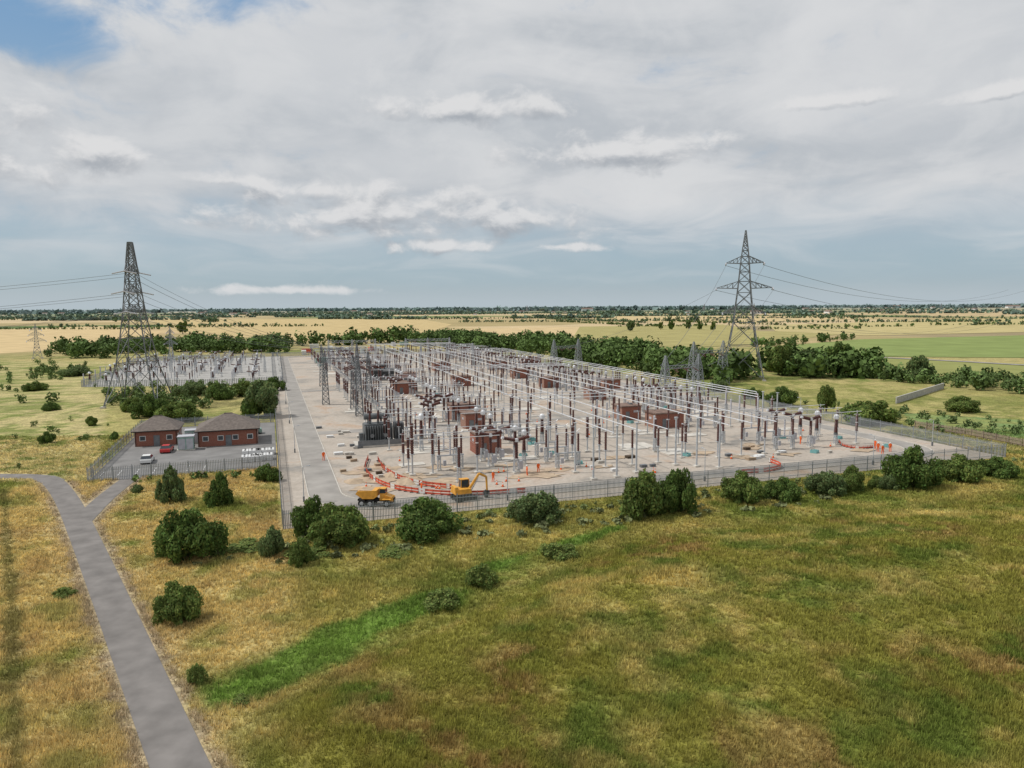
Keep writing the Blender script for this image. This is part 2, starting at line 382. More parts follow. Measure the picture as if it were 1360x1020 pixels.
# ---------------------------------------------------------------- fences
def palisade(name,pts,h=2.6,sp=.3,w=.11,mat=None,z=0):
    mat=mat or m_fence; mb=MB()
    for p,q in zip(pts,pts[1:]):
        d=q-p;L=d.length;d.normalize();nrm=Vector((-d.y,d.x,0))*.04
        for zz in(.45,h-.5): mb.bar(p+Vector((0,0,zz)),q+Vector((0,0,zz)),.08,mat)
        n=int(L/sp)
        for i in range(n):
            c=p+d*(i+.5)*sp; hh=h
            a=c-d*w/2+nrm;b=c+d*w/2+nrm
            mb.add([a+Vector((0,0,.05)),b+Vector((0,0,.05)),b+Vector((0,0,hh-.15)),c+nrm+Vector((0,0,hh)),a+Vector((0,0,hh-.15))],[(0,1,2,3,4)],mat)
        for i in range(int(L/2.75)+1):
            c=p+d*min(i*2.75,L)-nrm; mb.bar(c,c+Vector((0,0,h+.12)),.1,mat)
    return mb.obj(name)
palisade("palisade_fence",[S(0,60),S(0,0),S(WID,0),S(WID,60)],2.4,.2,.085)
palisade("palisade_fence",[S(WID,60),S(WID,DEP),S(0,DEP),S(0,60)],2.4,.45,.2)
def lamp_mesh():
    mb=MB(); mb.cyl((0,0,0),(0,0,5),.07,.045,m_steel); mb.cyl((0,0,5),(.7,0,5.15),.035,.035,m_steel,6); mb.box((.8,0,5.13),(.45,.2,.1),m_steel); mb.box((0,0,.4),(.25,.25,.8),m_steelD); return mb.mesh("lighting_column")
lm=lamp_mesh()
for s0,t0,r in [(3,k,0) for k in range(12,320,36)]+[(WID-3.2,k,3.14) for k in range(12,320,36)]+[(k,3,1.57) for k in (30,62,95)]:
    place(lm,"lighting_column",S(s0,t0),ANG+r)

# ---------------------------------------------------------------- switchgear
def sup(mb,h,kind=0):
    mb.box((0,0,.12),(.9,.9,.24),m_conc)
    if kind==0: mb.cyl((0,0,.2),(0,0,h),.13,.13,m_steel)
    else: mb.lattice([(0,.55),(h-.2,.45)],.05,m_steel,z0=.2)
    mb.box((0,0,h+.04),(.6,.6,.09),m_steel)
BH=6.3
def e_post(k):
    mb=MB(); h=(2.9,2.5,3.2)[k]; sup(mb,h,k%2); mb.ins((0,0,h+.1),(0,0,BH-.2),.23,m_ins if k<2 else m_insg,11); mb.cyl((0,0,BH-.2),(0,0,BH-.05),.16,.16,m_alu); return mb.mesh("post_insulator")
def e_ct():
    mb=MB(); sup(mb,2.0,1); mb.cyl((0,0,2.1),(0,0,2.5),.4,.35,m_greyp); mb.ins((0,0,2.5),(0,0,5.0),.42,m_ins,10,10,.3); mb.cyl((0,0,5.0),(0,0,5.2),.3,.5,m_alu,12);mb.cyl((0,0,5.2),(0,0,5.8),.5,.45,m_alu,12); mb.cyl((0,0,5.8),(0,0,6.05),.45,.2,m_alu,12); mb.cyl((-.9,0,5.5),(.9,0,5.5),.06,.06,m_alu); return mb.mesh("current_transformer")
def e_cb():
    mb=MB(); mb.box((0,0,.12),(1.2,1.2,.24),m_conc)
    mb.lattice([(0,.8),(2.1,.6)],.06,m_steel,z0=.2); mb.box((0.6,0,1.3),(.6,.8,1.3),m_insg); mb.ins((0,0,2.4),(0,0,5.2),.3,m_ins,10); mb.box((0,0,5.4),(.5,.5,.5),m_alu)
    for s in(-1,1): mb.ins((s*.25,0,5.45),(s*2.0,0,5.9),.33,m_ins,7); mb.cyl((s*2.0,0,5.9),(s*2.3,0,5.98),.25,.25,m_alu)
    return mb.mesh("circuit_breaker")
def e_ds():
    mb=MB()
    for x in(-1.9,1.9):
        mb.box((x,0,.12),(.8,.8,.24),m_conc); mb.lattice([(0,.5),(2.2,.5)],.05,m_steel,c=(x,0),z0=.2); mb.ins((x,0,2.7),(x,0,5.7),.22,m_ins,10)
        mb.cyl((x,0,5.7),(x,0,5.9),.15,.15,m_alu)
    mb.box((0,0,2.52),(4.6,.3,.2),m_steel)
    mb.ins((0,0,2.65),(0,0,5.7),.18,m_insg,10); mb.cyl((-2.1,0,5.95),(1.6,0,6.0),.07,.05,m_alu); mb.cyl((1.5,0,6.0),(2.2,0,6.6),.05,.05,m_alu)
    mb.box((-.9,.3,1.2),(.5,.4,.9),m_insg)
    return mb.mesh("disconnector")
def e_sa():
    mb=MB(); sup(mb,2.4,0); mb.ins((0,0,2.5),(0,0,4.1),.29,m_ins,6); mb.cyl((0,0,4.1),(0,0,4.25),.22,.22,m_alu); mb.ins((0,0,4.25),(0,0,5.9),.29,m_ins,6)
    n=10
    for i in range(n):
        a=i*6.283/n;b=(i+1)*6.283/n; mb.bar((.5*math.cos(a),.5*math.sin(a),5.7),(.5*math.cos(b),.5*math.sin(b),5.7),.06,m_alu)
    mb.cyl((0,0,5.9),(0,0,6.5),.06,.06,m_alu); return mb.mesh("surge_arrester")
def e_tall():
    mb=MB(); mb.box((0,0,.12),(.9,.9,.24),m_conc); mb.cyl((0,0,.2),(0,0,5.4),.15,.13,m_steel,10); mb.ins((0,0,5.4),(0,0,8.0),.22,m_ins,10); mb.cyl((0,0,8.0),(0,0,8.3),.14,.14,m_alu); return mb.mesh("high_level_post_insulator")
EP=[e_post(0),e_post(1),e_post(2)];CT=e_ct();CB=e_cb();DS=e_ds();SA=e_sa();TL=e_tall()
def mk_teal():
    mb=MB()
    for x in(-.6,.6): mb.box((x,0,.3),(.08,1.2,.5),m_teal,top=.8)
    for y_ in(-.6,.6): mb.box((0,y_,.3),(1.1,.08,.5),m_teal,top=.8)
    return mb.mesh("teal_barrier")
TE=mk_teal()
def mk_cone():
    mb=MB(); mb.box((0,0,.03),(.42,.42,.06),m_black); mb.cyl((0,0,.06),(0,0,.38),.17,.11,m_hivis,10); mb.cyl((0,0,.38),(0,0,.58),.11,.07,m_white,10); mb.cyl((0,0,.58),(0,0,.78),.07,.03,m_hivis,10); return mb.mesh("traffic_cone")
CO=mk_cone()
busS=[52,57,62,74,79,84]; 
row=[(20,SA),(27,'ds'),(34,CB),(40,CT),(46,'ds'),(68,'ep'),(90,'ds'),(96,CB),(102,CT),(107,'sa2')]
bays=[24+25*k for k in range(12)]
for bi,tb in enumerate(bays):
    par=empty("switchgear_bay",S(0,tb),ANG)
    tube=MB()
    act=[random.random()<.82 for _ in row]
    front=(bi==0)
    for ph in(-5,0,5):
        ty=ph+random.uniform(-.2,.2)
        for (sx,kind),a in zip(row,act):
            if front and sx<45 and ph<0: continue
            if sx>WID-14 : continue
            if not a:
                if random.random()<.6: continue
                kind='ep'
            me={'ds':DS,'ep':EP[random.choice([0,0,1,2,2])],'sa2':SA}.get(kind,kind)
            place(me,me.name,(sx,ty,0),0,par)
            if random.random()<.02: place(TE,"teal_barrier",(sx+random.uniform(1,2),ty+1.2,0),random.random(),par)
        for a_,b_ in((20,34),(34,48),(84,97),(97,108)):
            if random.random()<.62: tube.cyl((a_,ty,BH+.02),(b_,ty,BH+.02),.06,.06,m_alu,6)
        if bi%3==1:
            for sx in(48,67,88): place(TL,TL.name,(sx,ty,0),0,par)
            tube.cyl((46,ty,8.35),(90,ty,8.35),.08,.08,m_alu,6)
        for sx in(28.5,42,88.5,99): tube.cyl((sx,ty,BH),(sx+1.2,ty,5.2),.03,.03,m_alu,4)
        if bi>0 and random.random()<.6:
            sx=random.choice([24,37,55,65,93]); tube.cyl((sx,ty+2,.1),(sx,ty+2,9.5),.09,.06,m_steel,8)
    for sx in busS:
        for o in(-7,6): place(EP[0],"busbar_support_insulator",(sx,o,0),0,par)
    tube.obj("connection_tubes",parent=par)
mb=MB()
for sx in busS: mb.cyl(S(sx,14,BH+.1),S(sx,310,BH+.1),.085,.085,m_alu,8)
mb.obj("busbar")
par=empty("switchgear_bay",S(0,0),ANG); tube=MB()
for j,sx in enumerate((WID-18.5,WID-15.5,WID-12.8)):
    t0=44+j*4
    for t in np.arange(t0,250,12): place(EP[(int(t)+j)%3],"busbar_support_insulator",(sx,t,0),0,par)
    tube.cyl((sx,t0,BH+.1),(sx,250,BH+.1),.09,.09,m_alu,8)
tube.obj("connection_tubes",parent=par)
mb=MB(); mb.box((0,0,.15),(1,1,.3),m_conc); mb.cyl((0,0,.3),(0,0,8.2),.16,.13,m_steel,10); mb.box((0,0,8.25),(.5,.5,.1),m_steel); PO=mb.mesh("steel_column")
for px,py in((788,637),(819,634),(897,618),(925,620),(955,622),(764,628),(845,628),(728,610),(1012,570),(1031,572)):
    place(PO,"steel_column",G(px,py),ANG)
for px,py,me,k in((548,632,SA,1.45),(575,630,EP[0],1.1),(607,622,EP[0],1.2),(634,628,SA,1.2),(662,612,CB,1),(686,628,CB,1),(700,600,EP[0],1),(720,590,CT,1),(760,608,SA,1),(780,600,SA,1.1),(796,615,EP[0],1.1),(870,600,EP[1],1),(910,605,SA,1),(560,600,CT,1.2),(530,590,EP[0],1.2),(960,590,EP[1],1),(590,560,CB,1.1),(572,575,CB,1.1),(610,640,EP[1],.9)):
    place(me,me.name,G(px,py),ANG,scale=(1.1,1.1,k))
def gantry(span,h,beamz,n=2,w=1.1,mat=None,lw=.1):
    mat=mat or m_steelD
    mb=MB()
    for i in range(n):
        x=-span/2+span*i/(n-1); mb.lattice([(0,w*1.7),(beamz,w*.8),(h,.25)],lw,mat,c=(x,0))
    zb=beamz
    k=int(span/1.2)
    for yy in(-.45,.45):
        for zz in(0,.9): mb.bar((-span/2,yy,zb+zz),(span/2,yy,zb+zz),.11,mat)
        for i in range(k):
            a=-span/2+span*i/k;b=-span/2+span*(i+1)/k; mb.bar((a,yy,zb+.9*(i%2)),(b,yy,zb+.9*((i+1)%2)),.08,mat)
    for x in np.linspace(-span/2+span*.2,span/2-span*.2,3): 
        mb.ins((x,-.5,zb),(x,-3.0,zb-.9),.16,m_ins,8); mb.ins((x,.5,zb),(x,3.0,zb-.9),.16,m_ins,8)
    return mb.mesh("lattice_gantry")
g1=gantry(12,14.5,12);g2=gantry(24,10.5,9,3,.8,m_steel);g3=gantry(13,15,11,2,2.0,m_steelM,.12)
for px,py,r in((452,512,0),(462,536,0),(474,548,1.57)):
    place(g1,"lattice_gantry",G(px,py),ANG+r)
for s0,t0 in((35,225),(75,225),(40,290),(80,290)):
    place(g2,"lattice_gantry",S(s0,t0),ANG)
for px,py,k in((905,536,.9),(752,494,.9),(940,512,1.0)):
    place(g3,"lattice_gantry",G(px,py),ANG+.15,scale=(k,k,k))
# ---------------------------------------------------------------- transformer
def transformer():
    mb=MB(); mb.box((0,0,.2),(9,6,.4),m_conc); mb.box((0,0,2.4),(5.5,2.8,3.8),m_greyp,top=.97)
    for i in range(12): mb.box((-2.6+i*.47,-1.95,2.5),(.12,.9,3.0),m_greyp)
    for i in range(12): mb.box((-2.6+i*.47,1.95,2.5),(.12,.9,3.0),m_greyp)
    for i in range(7): mb.box((3.3+i*.28,0,2.6),(.1,2.6,3.4),m_steelD)
    mb.cyl((-2.6,.4,5.6),(2.4,.4,5.6),.62,.62,m_greyp,14)
    for x in(-1.8,1.6): mb.bar((x,.4,4.2),(x,.4,5.2),.25,m_greyp)
    for x in(-1.6,0,1.6): mb.cyl((x,-.7,4.3),(x,-.9,4.9),.3,.22,m_greyp); mb.ins((x,-.9,4.9),(x,-1.5,7.0),.24,m_ins,8); mb.cyl((x,-1.5,7.0),(x,-1.6,7.4),.05,.05,m_alu)
    mb.box((-3.3,-.6,1.6),(.8,1.3,1.9),m_greyp); mb.box((0,-2.9,.9),(8.4,.15,1.0),m_steelD); 
    for x in(-1.4,1.2): mb.cyl((x,-2.45,2.2),(x,-2.6,2.2),.4,.4,m_steelD,12)
    return mb.mesh("power_transformer")
tr=transformer(); place(tr,"power_transformer",G(502,590),ANG)
place(tr,"power_transformer",G(505,505),ANG)
# ---------------------------------------------------------------- brick relay rooms (flat roofs)
def box_mesh(name,c,d,mat): mb=MB(); mb.box(c,d,mat); return mb.mesh(name)
def relay(loc,w,d,h):
    e=empty("brick_relay_room",loc,ANG)
    place(box_mesh("walls",(0,0,h/2),(w,d,h),m_brick),"walls",parent=e)
    mb=MB(); mb.box((0,0,h+.13),(w+.5,d+.5,.26),m_flat); mb.box((w*.2,0,h+.4),(.8,.8,.3),m_steelD); mb.obj("roof",parent=e)
    mb=MB(); mb.box((-w*.2,-d/2-.01,1.05),(1.0,.08,2.1),m_steelD); mb.obj("door",parent=e)
    mb=MB(); mb.box((w*.22,-d/2-.01,h*.65),(1.1,.06,.5),m_insg); mb.box((-w/2-.01,0,h*.65),(.06,1.,.5),m_insg); mb.obj("vent",parent=e)
for px,py,w,d,h in((645,600,4.8,4.5,3.7),(612,556,5.5,5,3.6),(628,568,4.5,4.5,3.4),(537,522,7,6,3.4),(541,508,6,6,3.4),(500,497,6,5,3.2),(882,566,7,5,3.2),(832,556,5,5,3.2),(790,530,5,5,3.2),(730,514,6,5,3.2),(690,502,6,5,3.2),(612,512,6,5,3.2),(586,492,7,6,3.2),(660,490,7,6,3.2),(810,517,5,5,3.2),(705,484,8,6,3.4)):
    relay(G(px,py),w,d,h)
# ---------------------------------------------------------------- control buildings with hipped roofs
def hip_building(loc,w,d,h,rh,rz):
    e=empty("brick_control_building",loc,rz)
    place(box_mesh("walls",(0,0,h/2),(w,d,h),m_brick),"walls",parent=e)
    mb=MB(); o=.5; W2,D2=w/2+o,d/2+o
    r=(w-d)/2 if w>d else 0.6
    r=max(r,.8)
    V=[(-W2,-D2,h),(W2,-D2,h),(W2,D2,h),(-W2,D2,h),(-r,0,h+rh),(r,0,h+rh),(-W2,-D2,h-.18),(W2,-D2,h-.18),(W2,D2,h-.18),(-W2,D2,h-.18)]
    mb.add(V,[(0,1,5,4),(1,2,5),(2,3,4,5),(3,0,4),(6,7,1,0),(7,8,2,1),(8,9,3,2),(9,6,0,3),(9,8,7,6)],m_roof); mb.bar((-r,0,h+rh+.03),(r,0,h+rh+.03),.2,m_roof); mb.obj("roof",parent=e)
    mb=MB()
    for x in np.linspace(-w/2+1.4,w/2-1.4,max(2,int(w/2.6))): mb.box((x,-d/2-.02,1.6),(1.1,.1,1.0),m_white); mb.box((x,-d/2-.08,1.6),(.9,.04,.8),m_glass)
    for y_ in np.linspace(-d/2+1.6,d/2-1.6,3): 
        for sx in(-1,1): mb.box((sx*(w/2+.02),y_,1.6),(.1,1.0,1.0),m_white); mb.box((sx*(w/2+.08),y_,1.6),(.04,.8,.8),m_glass)
    mb.obj("windows",parent=e)
    mb=MB(); mb.box((0.1,-d/2-.09,1.05),(1.1,.05,2.1),m_steelD); mb.obj("door",parent=e)
    mb=MB(); 
    for x in(-w/2+.15,w/2-.15): mb.cyl((x,-d/2-.08,0),(x,-d/2-.08,h),.06,.06,m_black,6)
    mb.box((0,-D2-.05,h-.1),(w+1,.12,.14),m_black); mb.obj("gutters",parent=e)
hip_building(G(305,586),11.0,9.5,3.2,2.6,ANG)
hip_building(G(212,587),7.6,8.4,3.1,2.3,ANG)
s0,yt0=ST(G(116,640)); _s2,_t2=ST(G(190,570)); yt1=max(_t2,yt0+22)
sheet("car_park",[S(s0,yt0),S(-.3,yt0),S(-.3,yt1),S(s0,yt1)],.028,m_asph3)
palisade("palisade_fence",[S(-.3,yt0),S(s0,yt0),S(s0,yt1),S(-.3,yt1)],2.2,.25,.1)
mb=MB()
for i in range(7): mb.box(S(-12-i*2.6,yt0+5,.034),(.1,4.5,.004),m_white,Matrix.Rotation(ANG,3,'Z'))
mb.obj("parking_bay_markings")
def wheels(mb,xs,yw,r,w=.25):
    for x in xs:
        for s in(-1,1): mb.cyl((x,s*yw-w/2,r),(x,s*yw+w/2,r),r,r,m_black,14); mb.cyl((x,s*(yw+w/2+.005)-.01,r),(x,s*(yw+w/2+.005)+.01,r),r*.5,r*.5,m_steel,10)
def extr(mb,prof,w,mat,inset=0.0):
    n=len(prof); V=[(x,-w/2+ (inset if z>1.0 else 0),z) for x,z in prof]+[(x,w/2-(inset if z>1.0 else 0),z) for x,z in prof]
    mb.add(V,[tuple(range(n))]+[tuple(range(2*n-1,n-1,-1))]+[(i,i+n,(i+1)%n+n,(i+1)%n) for i in range(n)],mat)
def car(paint):
    mb=MB(); extr(mb,[(-2,.3),(-2.05,.75),(-1.95,.95),(1.0,.95),(1.9,.78),(2.05,.55),(2.0,.3)],1.75,paint)
    extr(mb,[(-1.9,.95),(-1.5,1.4),(.1,1.42),(1.0,.95)],1.66,m_glass,.14); mb.box((-.7,0,1.43),(1.5,1.25,.04),paint); wheels(mb,(-1.3,1.3),.8,.32)
    mb.box((2.02,.6,.65),(.06,.3,.14),m_white);mb.box((2.02,-.6,.65),(.06,.3,.14),m_white);return mb.mesh("parked_car")
def van(paint):
    mb=MB(); extr(mb,[(-2.6,.35),(-2.6,2.2),(1.0,2.25),(1.7,1.4),(2.5,1.1),(2.6,.35)],1.95,paint,.06)
    mb.add([(1.08,-.85,2.16),(1.08,.85,2.16),(1.72,.88,1.42),(1.72,-.88,1.42)],[(0,1,2,3)],m_glass); 
    for s in(-1,1): mb.box((.9,s*.96,1.6),(.9,.03,.5),m_glass)
    wheels(mb,(-1.6,1.7),.88,.36); return mb.mesh("parked_van")
place(car(m_red),"parked_car",G(222,600),ANG+1.5); place(car(m_white),"parked_car",G(196,614),ANG+1.57)
place(van(m_green),"parked_van",G(330,585)+vv*8,ANG)
def kiosk():
    mb=MB(); mb.box((0,0,.1),(3.2,2.6,.2),m_conc); mb.box((0,0,1.4),(2.8,2.2,2.4),m_green); mb.box((0,0,2.68),(3.0,2.4,.16),m_insg)
    for x in(-.7,.7): mb.box((x,-1.12,1.3),(1.2,.05,2.0),m_insg)
    for i in range(6): mb.box((1.42,0,.6+i*.3),(.05,1.6,.1),m_steelD)
    return mb.mesh("transformer_kiosk")
kk=kiosk(); place(kk,"transformer_kiosk",G(248,597),ANG); place(kk,"transformer_kiosk",G(257,588),ANG)
def tank():
    mb=MB()
    for i in range(3):
        for j in range(2): mb.box((i*1.15,j*1.15,.55),(1.05,1.05,1.0),m_white,top=.97); mb.box((i*1.15,j*1.15,.03),(1.1,1.1,.05),m_bark); mb.cyl((i*1.15,j*1.15,1.05),(i*1.15,j*1.15,1.15),.15,.15,m_black)
    return mb.mesh("ibc_tank_stack")
tk=tank(); 
for q in((325,614),(340,612),(326,606),(343,605)): place(tk,"ibc_tank_stack",G(*q),ANG)
# ---------------------------------------------------------------- plant
def dumper():
    mb=MB(); wheels(mb,(-1.7,-.55,1.75),.95,.52,.42)
    mb.box((-.2,0,.8),(4.6,.9,.28),m_black)
    extr(mb,[(-2.6,1.75),(-2.3,2.15),(.35,2.3),(.45,1.5),(-.05,1.15),(-1.6,1.1)],2.1,m_yel)
    mb.box((-.95,0,2.2),(2.3,1.7,.12),m_soil)
    mb.box((1.05,0,1.35),(.8,1.1,1.0),m_yel,top=.95); mb.box((1.05,0,2.12),(.78,1.08,.56),m_glass,top=.9); mb.box((1.05,0,2.45),(.85,1.15,.08),m_yel)
    extr(mb,[(1.46,.75),(1.46,1.6),(2.35,1.35),(2.55,.75)],1.3,m_yel); mb.box((2.56,0,.95),(.06,.8,.4),m_black)
    for s in(-1,1): mb.box((1.75,s*.95,1.12),(1.2,.44,.06),m_yel)
    return mb.mesh("dump_truck")
place(dumper(),"dump_truck",G(500,671),ANG-.45)
def digger():
    mb=MB()
    for s in(-1,1):
        extr_p=[(-1.3,.05),(-1.5,.35),(-1.3,.7),(1.3,.7),(1.5,.35),(1.3,.05)]
        V=[(x,s*.85-.22,z) for x,z in extr_p]+[(x,s*.85+.22,z) for x,z in extr_p]; n=6
        mb.add(V,[tuple(range(n)),tuple(range(2*n-1,n-1,-1))]+[(i,i+n,(i+1)%n+n,(i+1)%n) for i in range(n)],m_black)
    mb.cyl((0,0,.5),(0,0,.95),.5,.5,m_black,12)
    mb.box((-.35,0,1.3),(2.2,1.9,.6),m_yel,top=.93); mb.box((-1.2,0,1.5),(.5,1.8,.8),m_yel,top=.8)
    mb.box((.25,.5,1.95),(1.2,.85,1.3),m_glass,top=.88); mb.box((.22,.5,2.62),(1.15,.85,.08),m_yel)
    for x in(-.33,.83):
        for y_ in(.1,.9): mb.bar((x,y_,1.3),(x*.9+.03,y_*.9+.05,2.6),.09,m_yel)
    A=Vector((.6,-.3,1.4));Bp=Vector((2.0,-.3,3.3));Cp=Vector((3.0,-.3,2.8));D=Vector((3.1,-.3,1.0))
    for p,q,w in((A,Bp,.26),(Bp,Cp,.24),(Cp,D,.19)): mb.cyl(p,q,w*.75,w*.6,m_yel,6)
    mb.cyl((.9,-.3,1.2),(1.9,-.3,2.7),.07,.05,m_steel,6); mb.cyl((2.2,-.3,3.5),(2.95,-.3,3.1),.06,.06,m_steel,6)
    pr=[(2.75,.2),(2.65,.75),(2.95,1.05),(3.35,.95),(3.2,.5),(3.05,.15)]; n=6
    V=[(x,-.6,z) for x,z in pr]+[(x,.0,z) for x,z in pr]; mb.add(V,[tuple(range(n)),tuple(range(2*n-1,n-1,-1))]+[(i,i+n,(i+1)%n+n,(i+1)%n) for i in range(n)],m_black)
    return mb.mesh("excavator")
place(digger(),"excavator",G(616,664),ANG+.1,scale=(1.1,1.1,1.1))
def barrier(name,pts,h=.85,mat=None):
    mb=MB(); mat=mat or m_orange; P=[Vector(p) for p in pts]
    for _ in range(2):
        Q=[P[0]]
        for a,b in zip(P,P[1:]): Q+= [a*.75+b*.25,a*.25+b*.75]
        Q.append(P[-1]); P=Q
    c=0
    for p,q in zip(P,P[1:]):
        d=q-p; L=d.length; n=max(1,round(L/1.1)); nn=Vector((-d.y,d.x,0)).normalized()*.04
        for i in range(n):
            a=p+d*(i/n);b=p+d*((i+.97)/n); c+=1
            for z0,z1 in((.1,.36),(.5,h-.05)):
                mb.add([a+nn+Vector((0,0,z0)),b+nn+Vector((0,0,z0)),b+nn+Vector((0,0,z1)),a+nn+Vector((0,0,z1))],[(0,1,2,3)],mat if c%5 else m_white)
            mb.box(a+Vector((0,0,.05)),(.5,.3,.08),m_black); mb.bar(a,a+Vector((0,0,h)),.07,mat)
    return mb.obj(name)
barrier("orange_safety_barrier",GP([(489,610),(484,622),(488,632),(500,642),(520,650),(550,655),(590,659),(640,659),(698,655)]))
barrier("orange_safety_barrier",GP([(502,612),(508,624),(530,638),(560,646),(600,650)]))
barrier("orange_safety_barrier",GP([(985,630),(1020,628),(1042,622),(1022,614)]))
barrier("orange_safety_barrier",GP([(1114,587),(1118,593),(1138,597),(1160,595)]),.6)
for i in range(46):
    if i<16: p=S(random.uniform(10,60),random.uniform(9,20))
    else: p=S(random.uniform(20,WID-12),random.uniform(12,110))
    place(CO,"traffic_cone",p,random.random())
for i in range(9): place(TE,"teal_barrier",S(random.uniform(14,WID-12),random.uniform(11,60)),random.random())
mb=MB()
for i in range(44):
    p=S(random.uniform(9,20),random.uniform(22,75)) if i<24 else S(random.uniform(40,100),random.uniform(13,24))
    mt=random.choice([m_white,m_bark,m_steelD,m_conc,m_conc,m_steelD,m_soil]); k=random.uniform(.3,.8)
    for j in range(3): mb.box(p+Vector((0,0,.1+.16*j)),(2.2*k,1.4*k,.12),mt,Matrix.Rotation(ANG+random.random()*.15,3,'Z'))
mb.obj("stacked_site_materials")
def container(mat):
    mb=MB(); mb.box((0,0,1.35),(6.0,2.4,2.5),mat)
    for i in range(18): mb.box((-2.85+i*.335,-1.22,1.35),(.14,.06,2.2),mat)
    mb.box((0,0,.07),(6.1,2.5,.1),m_black); mb.box((3.02,0,1.35),(.05,.08,2.3),m_steelD); return mb.mesh("site_cabin")
cs=[container(m_white),container(m_green),container(m_orange),container(m_insg)]
for i in range(26):
    place(cs[random.choice([0,0,1,2,3,3])],"site_cabin",G(random.uniform(400,640),random.uniform(457,472)),ANG+random.choice([0,1.57]))
place(cs[1],"site_cabin",G(428,482),ANG)

# ---------------------------------------------------------------- workers
def worker():
    vs=[(0,0,.95),(0,0,1.2),(0,0,1.42),(0,0,1.52),(.02,0,1.66),(-.02,.2,1.42),(.05,.28,1.15),(.2,.26,.95),(-.02,-.2,1.42),(.0,-.27,1.14),(.1,-.27,.9),(0,.1,.9),(.08,.12,.5),(.0,.12,.08),(.14,.12,.04),(0,-.1,.9),(-.05,-.12,.5),(-.15,-.12,.08),(-.02,-.12,.04)]
    es=[(0,1),(1,2),(2,3),(3,4),(2,5),(5,6),(6,7),(2,8),(8,9),(9,10),(0,11),(11,12),(12,13),(13,14),(0,15),(15,16),(16,17),(17,18)]
    rad=[.15,.15,.16,.06,.1,.08,.055,.04,.08,.055,.04,.1,.075,.055,.05,.1,.075,.055,.05]
    me=bpy.data.meshes.new("body"); me.from_pydata(vs,es,[]); me.materials.append(m_hivis)
    o=bpy.data.objects.new("body",me); sc.collection.objects.link(o); md=o.modifiers.new("s",'SKIN')
    for i,r in enumerate(rad): me.skin_vertices[0].data[i].radius=(r,r)
    me.skin_vertices[0].data[0].use_root=True; o.modifiers.new("ss",'SUBSURF').levels=1
    dg=bpy.context.evaluated_depsgraph_get(); m2=bpy.data.meshes.new_from_object(o.evaluated_get(dg)); bpy.data.objects.remove(o)
    m2.materials.clear(); m2.materials.append(m_hivis); m2.materials.append(m_skin); m2.materials.append(m_blue)
    for p in m2.polygons:
        z=p.center.z
        if z>1.53 or ((abs(p.center.y)>.2) and z<.99): p.material_index=1
    return m2
wm=worker(); mb=MB(); mb.cyl((0.02,0,1.68),(0.02,0,1.80),.14,.09,m_white,12); mb.cyl((.04,0,1.67),(.04,0,1.69),.17,.17,m_white,12); hm=mb.mesh("helmet")
for i,(px,py) in enumerate(((1166,600),(1172,603),(1182,600),(1162,596),(700,632),(715,628),(560,655),(655,640),(430,612),(1063,590))):
    e=empty("construction_worker",G(px,py),random.random()*6); place(wm,"body",parent=e); place(hm,"helmet",parent=e)

# ---------------------------------------------------------------- pylons
def pylon(prof,arms,w=.16,mat=None):
    mat=mat or m_steelM
    mb=MB(); mb.lattice(prof,w,mat)
    def W(z):
        for (a,wa),(b,wb) in zip(prof,prof[1:]):
            if z<=b: return wa+(wb-wa)*(z-a)/(b-a)
        return .3
    for z,L in arms:
        for s in(-1,1):
            ww=W(z)/2; tip=Vector((s*L,0,z+.2))
            for y_ in(-1,1):
                A=Vector((s*ww,y_*ww,z));Bq=Vector((s*W(z+2.6)/2,y_*W(z+2.6)/2,z+2.6))
                mb.bar(A,tip,w*1.4,mat); mb.bar(Bq,tip,w*1.2,mat)
                for f in(.25,.5,.75): mb.bar(A.lerp(tip,f),Bq.lerp(tip,f),w*.8,mat); mb.bar(A.lerp(tip,f),Bq.lerp(tip,f-.25),w*.8,mat)
            for f in(.3,.6): 
                A=Vector((s*ww,-ww,z)).lerp(tip,f);B2=Vector((s*ww,ww,z)).lerp(tip,f); mb.bar(A,B2,w*.7,mat)
            for sy in(-1,1): mb.ins(tip,tip+Vector((0,sy*3.2,-.7)),.2,m_insg,8)
    for x in(-1,1):
        for y_ in(-1,1): mb.box((x*prof[0][1]/2,y_*prof[0][1]/2,.2),(1.2,1.2,.5),m_conc)
    return mb.mesh("electricity_pylon")
pR=G(985,503); aR=-.25; armR=[(42,6.6),(33,9.8),(24,7.4)]
HR=(503-308)*CAMH/(503-405)
place(pylon([(0,14.5),(18,7.6),(33,4.4),(42,3.0),(46,2.2),(HR,.3)],armR,.2,m_steelD),"electricity_pylon",pR,aR)
pL=G(186,537); HL=(537-322)*CAMH/(537-409)
aL=1.7; armL=[(37,5.2),(31.5,6.5),(26,5.8)]
place(pylon([(0,14),(13,7.6),(26,4.4),(34,3.0),(40,2.0),(HL,1.0)],armL,.18,m_steelD),"electricity_pylon",pL,aL)
sm=pylon([(0,5),(8,2.6),(18,1.2),(24,.2)],[(12,5),(16,4),(19.5,3)],.16)
place(sm,"electricity_pylon",G(50,476),.6,scale=(.9,.9,.8)); place(sm,"electricity_pylon",G(228,480),.3,scale=(.6,.6,.75))
for q in((1001,421),(935,418),(700,416),(410,418),(1250,412)): place(pylon([(0,13.5),(18,7.2),(33,4.0),(42,2.6),(52,.3)],armR,.4),"electricity_pylon",G(*q),.9,scale=(.8,.8,.6))
